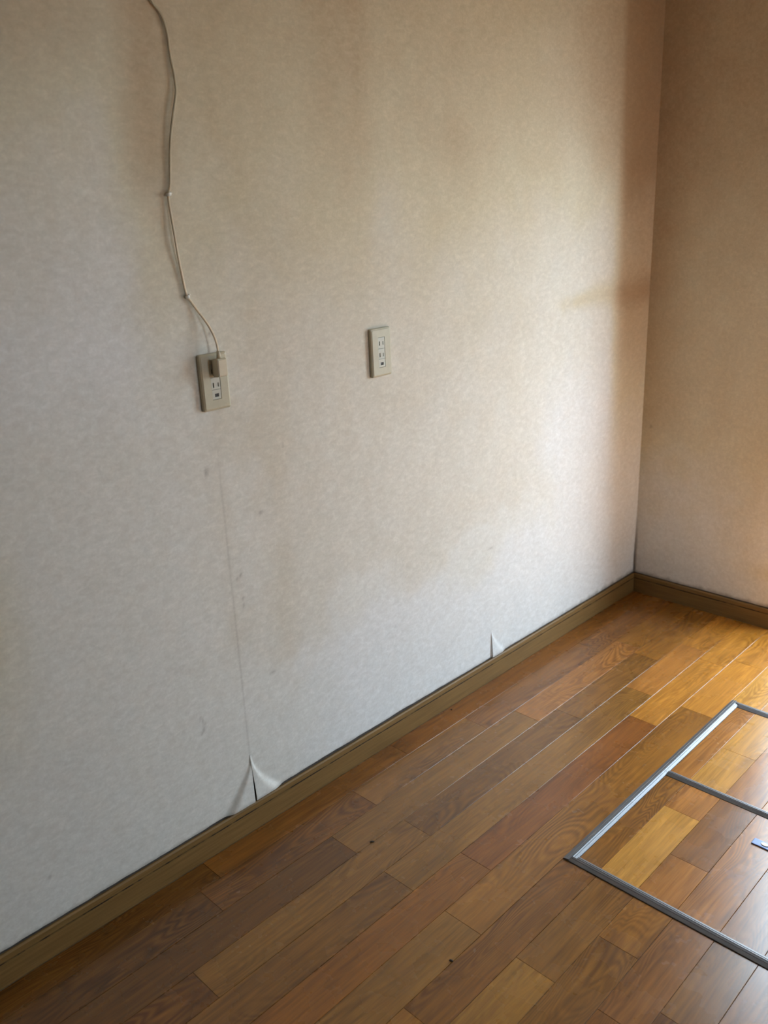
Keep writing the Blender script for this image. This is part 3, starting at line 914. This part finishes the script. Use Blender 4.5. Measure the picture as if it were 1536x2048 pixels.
bmesh.ops.create_cone(bm, cap_ends=True, segments=14, radius1=0.0052, radius2=0.0036, depth=0.016)
bmesh.ops.translate(bm, vec=Vector((0.0215, -1.866, 1.194)) - PC, verts=bm.verts)
link('strain_relief', bm_mesh('strain_relief', bm, True), M_PLUG, plug)
for (ya) in (-0.0063, 0.0063):
    me = box_mesh('prong', 0.0065, xb + 0.001, -1.866 + ya - 0.0007, -1.866 + ya + 0.0007, 1.156, 1.162); me.transform(Matrix.Translation(-PC))
    link('prong', me, M_ALUL, plug)

def clip(y, z, lift, tilt, label):
    root = tag(empty('cable_clip', (0.0012, y, z), (tilt, 0, 0)), label, 'cable clip', 'clips on the power cord')
    bm = bmesh.new()
    prof = []
    n = 8
    for k in range(n + 1):
        a = math.pi * k / n; prof.append((0.0048 * math.cos(a), lift + 0.0038 * math.sin(a)))
    outer = [(0.0048, -0.001)] + prof + [(-0.0048, -0.001)]
    inn = [(-0.0034, -0.001)] + [(-0.0034 * math.cos(math.pi * k / n), lift + 0.0024 * math.sin(math.pi * k / n)) for k in range(n + 1)] + [(0.0034, -0.001)]
    loop = outer + inn
    A = [bm.verts.new((x, yy, -0.0028)) for yy, x in loop]; B = [bm.verts.new((x, yy, 0.0028)) for yy, x in loop]
    m = len(loop)
    for k in range(m - 1): bm.faces.new((A[k], A[k + 1], B[k + 1], B[k]))
    bm.faces.new((A[-1], A[0], B[0], B[-1]))
    h = len(outer)
    for S in (A, B):
        for k in range(h - 1): bm.faces.new((S[k], S[k + 1], S[m - 2 - k], S[m - 1 - k]))
    link('saddle', bm_mesh('saddle', bm), M_CLIP, root)
    bm = bmesh.new()
    bmesh.ops.create_uvsphere(bm, u_segments=10, v_segments=6, radius=0.0022)
    bmesh.ops.translate(bm, vec=(0.0012, 0.0068, 0.001), verts=bm.verts)
    link('nail_head', bm_mesh('nail_head', bm, True), M_CLIP, root)
    return root
clip(-1.9140, 1.316, 0.0026, 0.35, 'small white clip holding the cord at its lower bend')
clip(-1.9310, 1.511, 0.0034, 0.2, 'small white clip holding the cord at its upper bend')

# ------------------------------------------------------------------ crumbs on the floor
def crumb(x, y, sx, sy, rot, label):
    bm = bmesh.new()
    bmesh.ops.create_icosphere(bm, subdivisions=2, radius=1.0)
    r = random.Random(int(abs(x * 1000)))
    for v in bm.verts: v.co *= r.uniform(0.75, 1.15)
    bmesh.ops.scale(bm, vec=(sx, sy, 0.0016), verts=bm.verts)
    bmesh.ops.translate(bm, vec=(0, 0, 0.0012), verts=bm.verts)
    o = link('crumb', bm_mesh('crumb', bm, True), M_DIRT)
    o.location = (x, y, 0.0); o.rotation_euler = (0, 0, rot)
    return tag(o, label, 'debris')
crumb(0.2600, -1.727, 0.0062, 0.0028, 0.9, 'dark crumb on the pale grainy strip of the floor')
crumb(0.6360, -1.873, 0.0048, 0.0030, 0.3, 'brown crumb on the floor strip in front of the hatch')
crumb(0.0210, -1.141, 0.0030, 0.0022, 0.0, 'tiny dark crumb at the foot of the long baseboard')
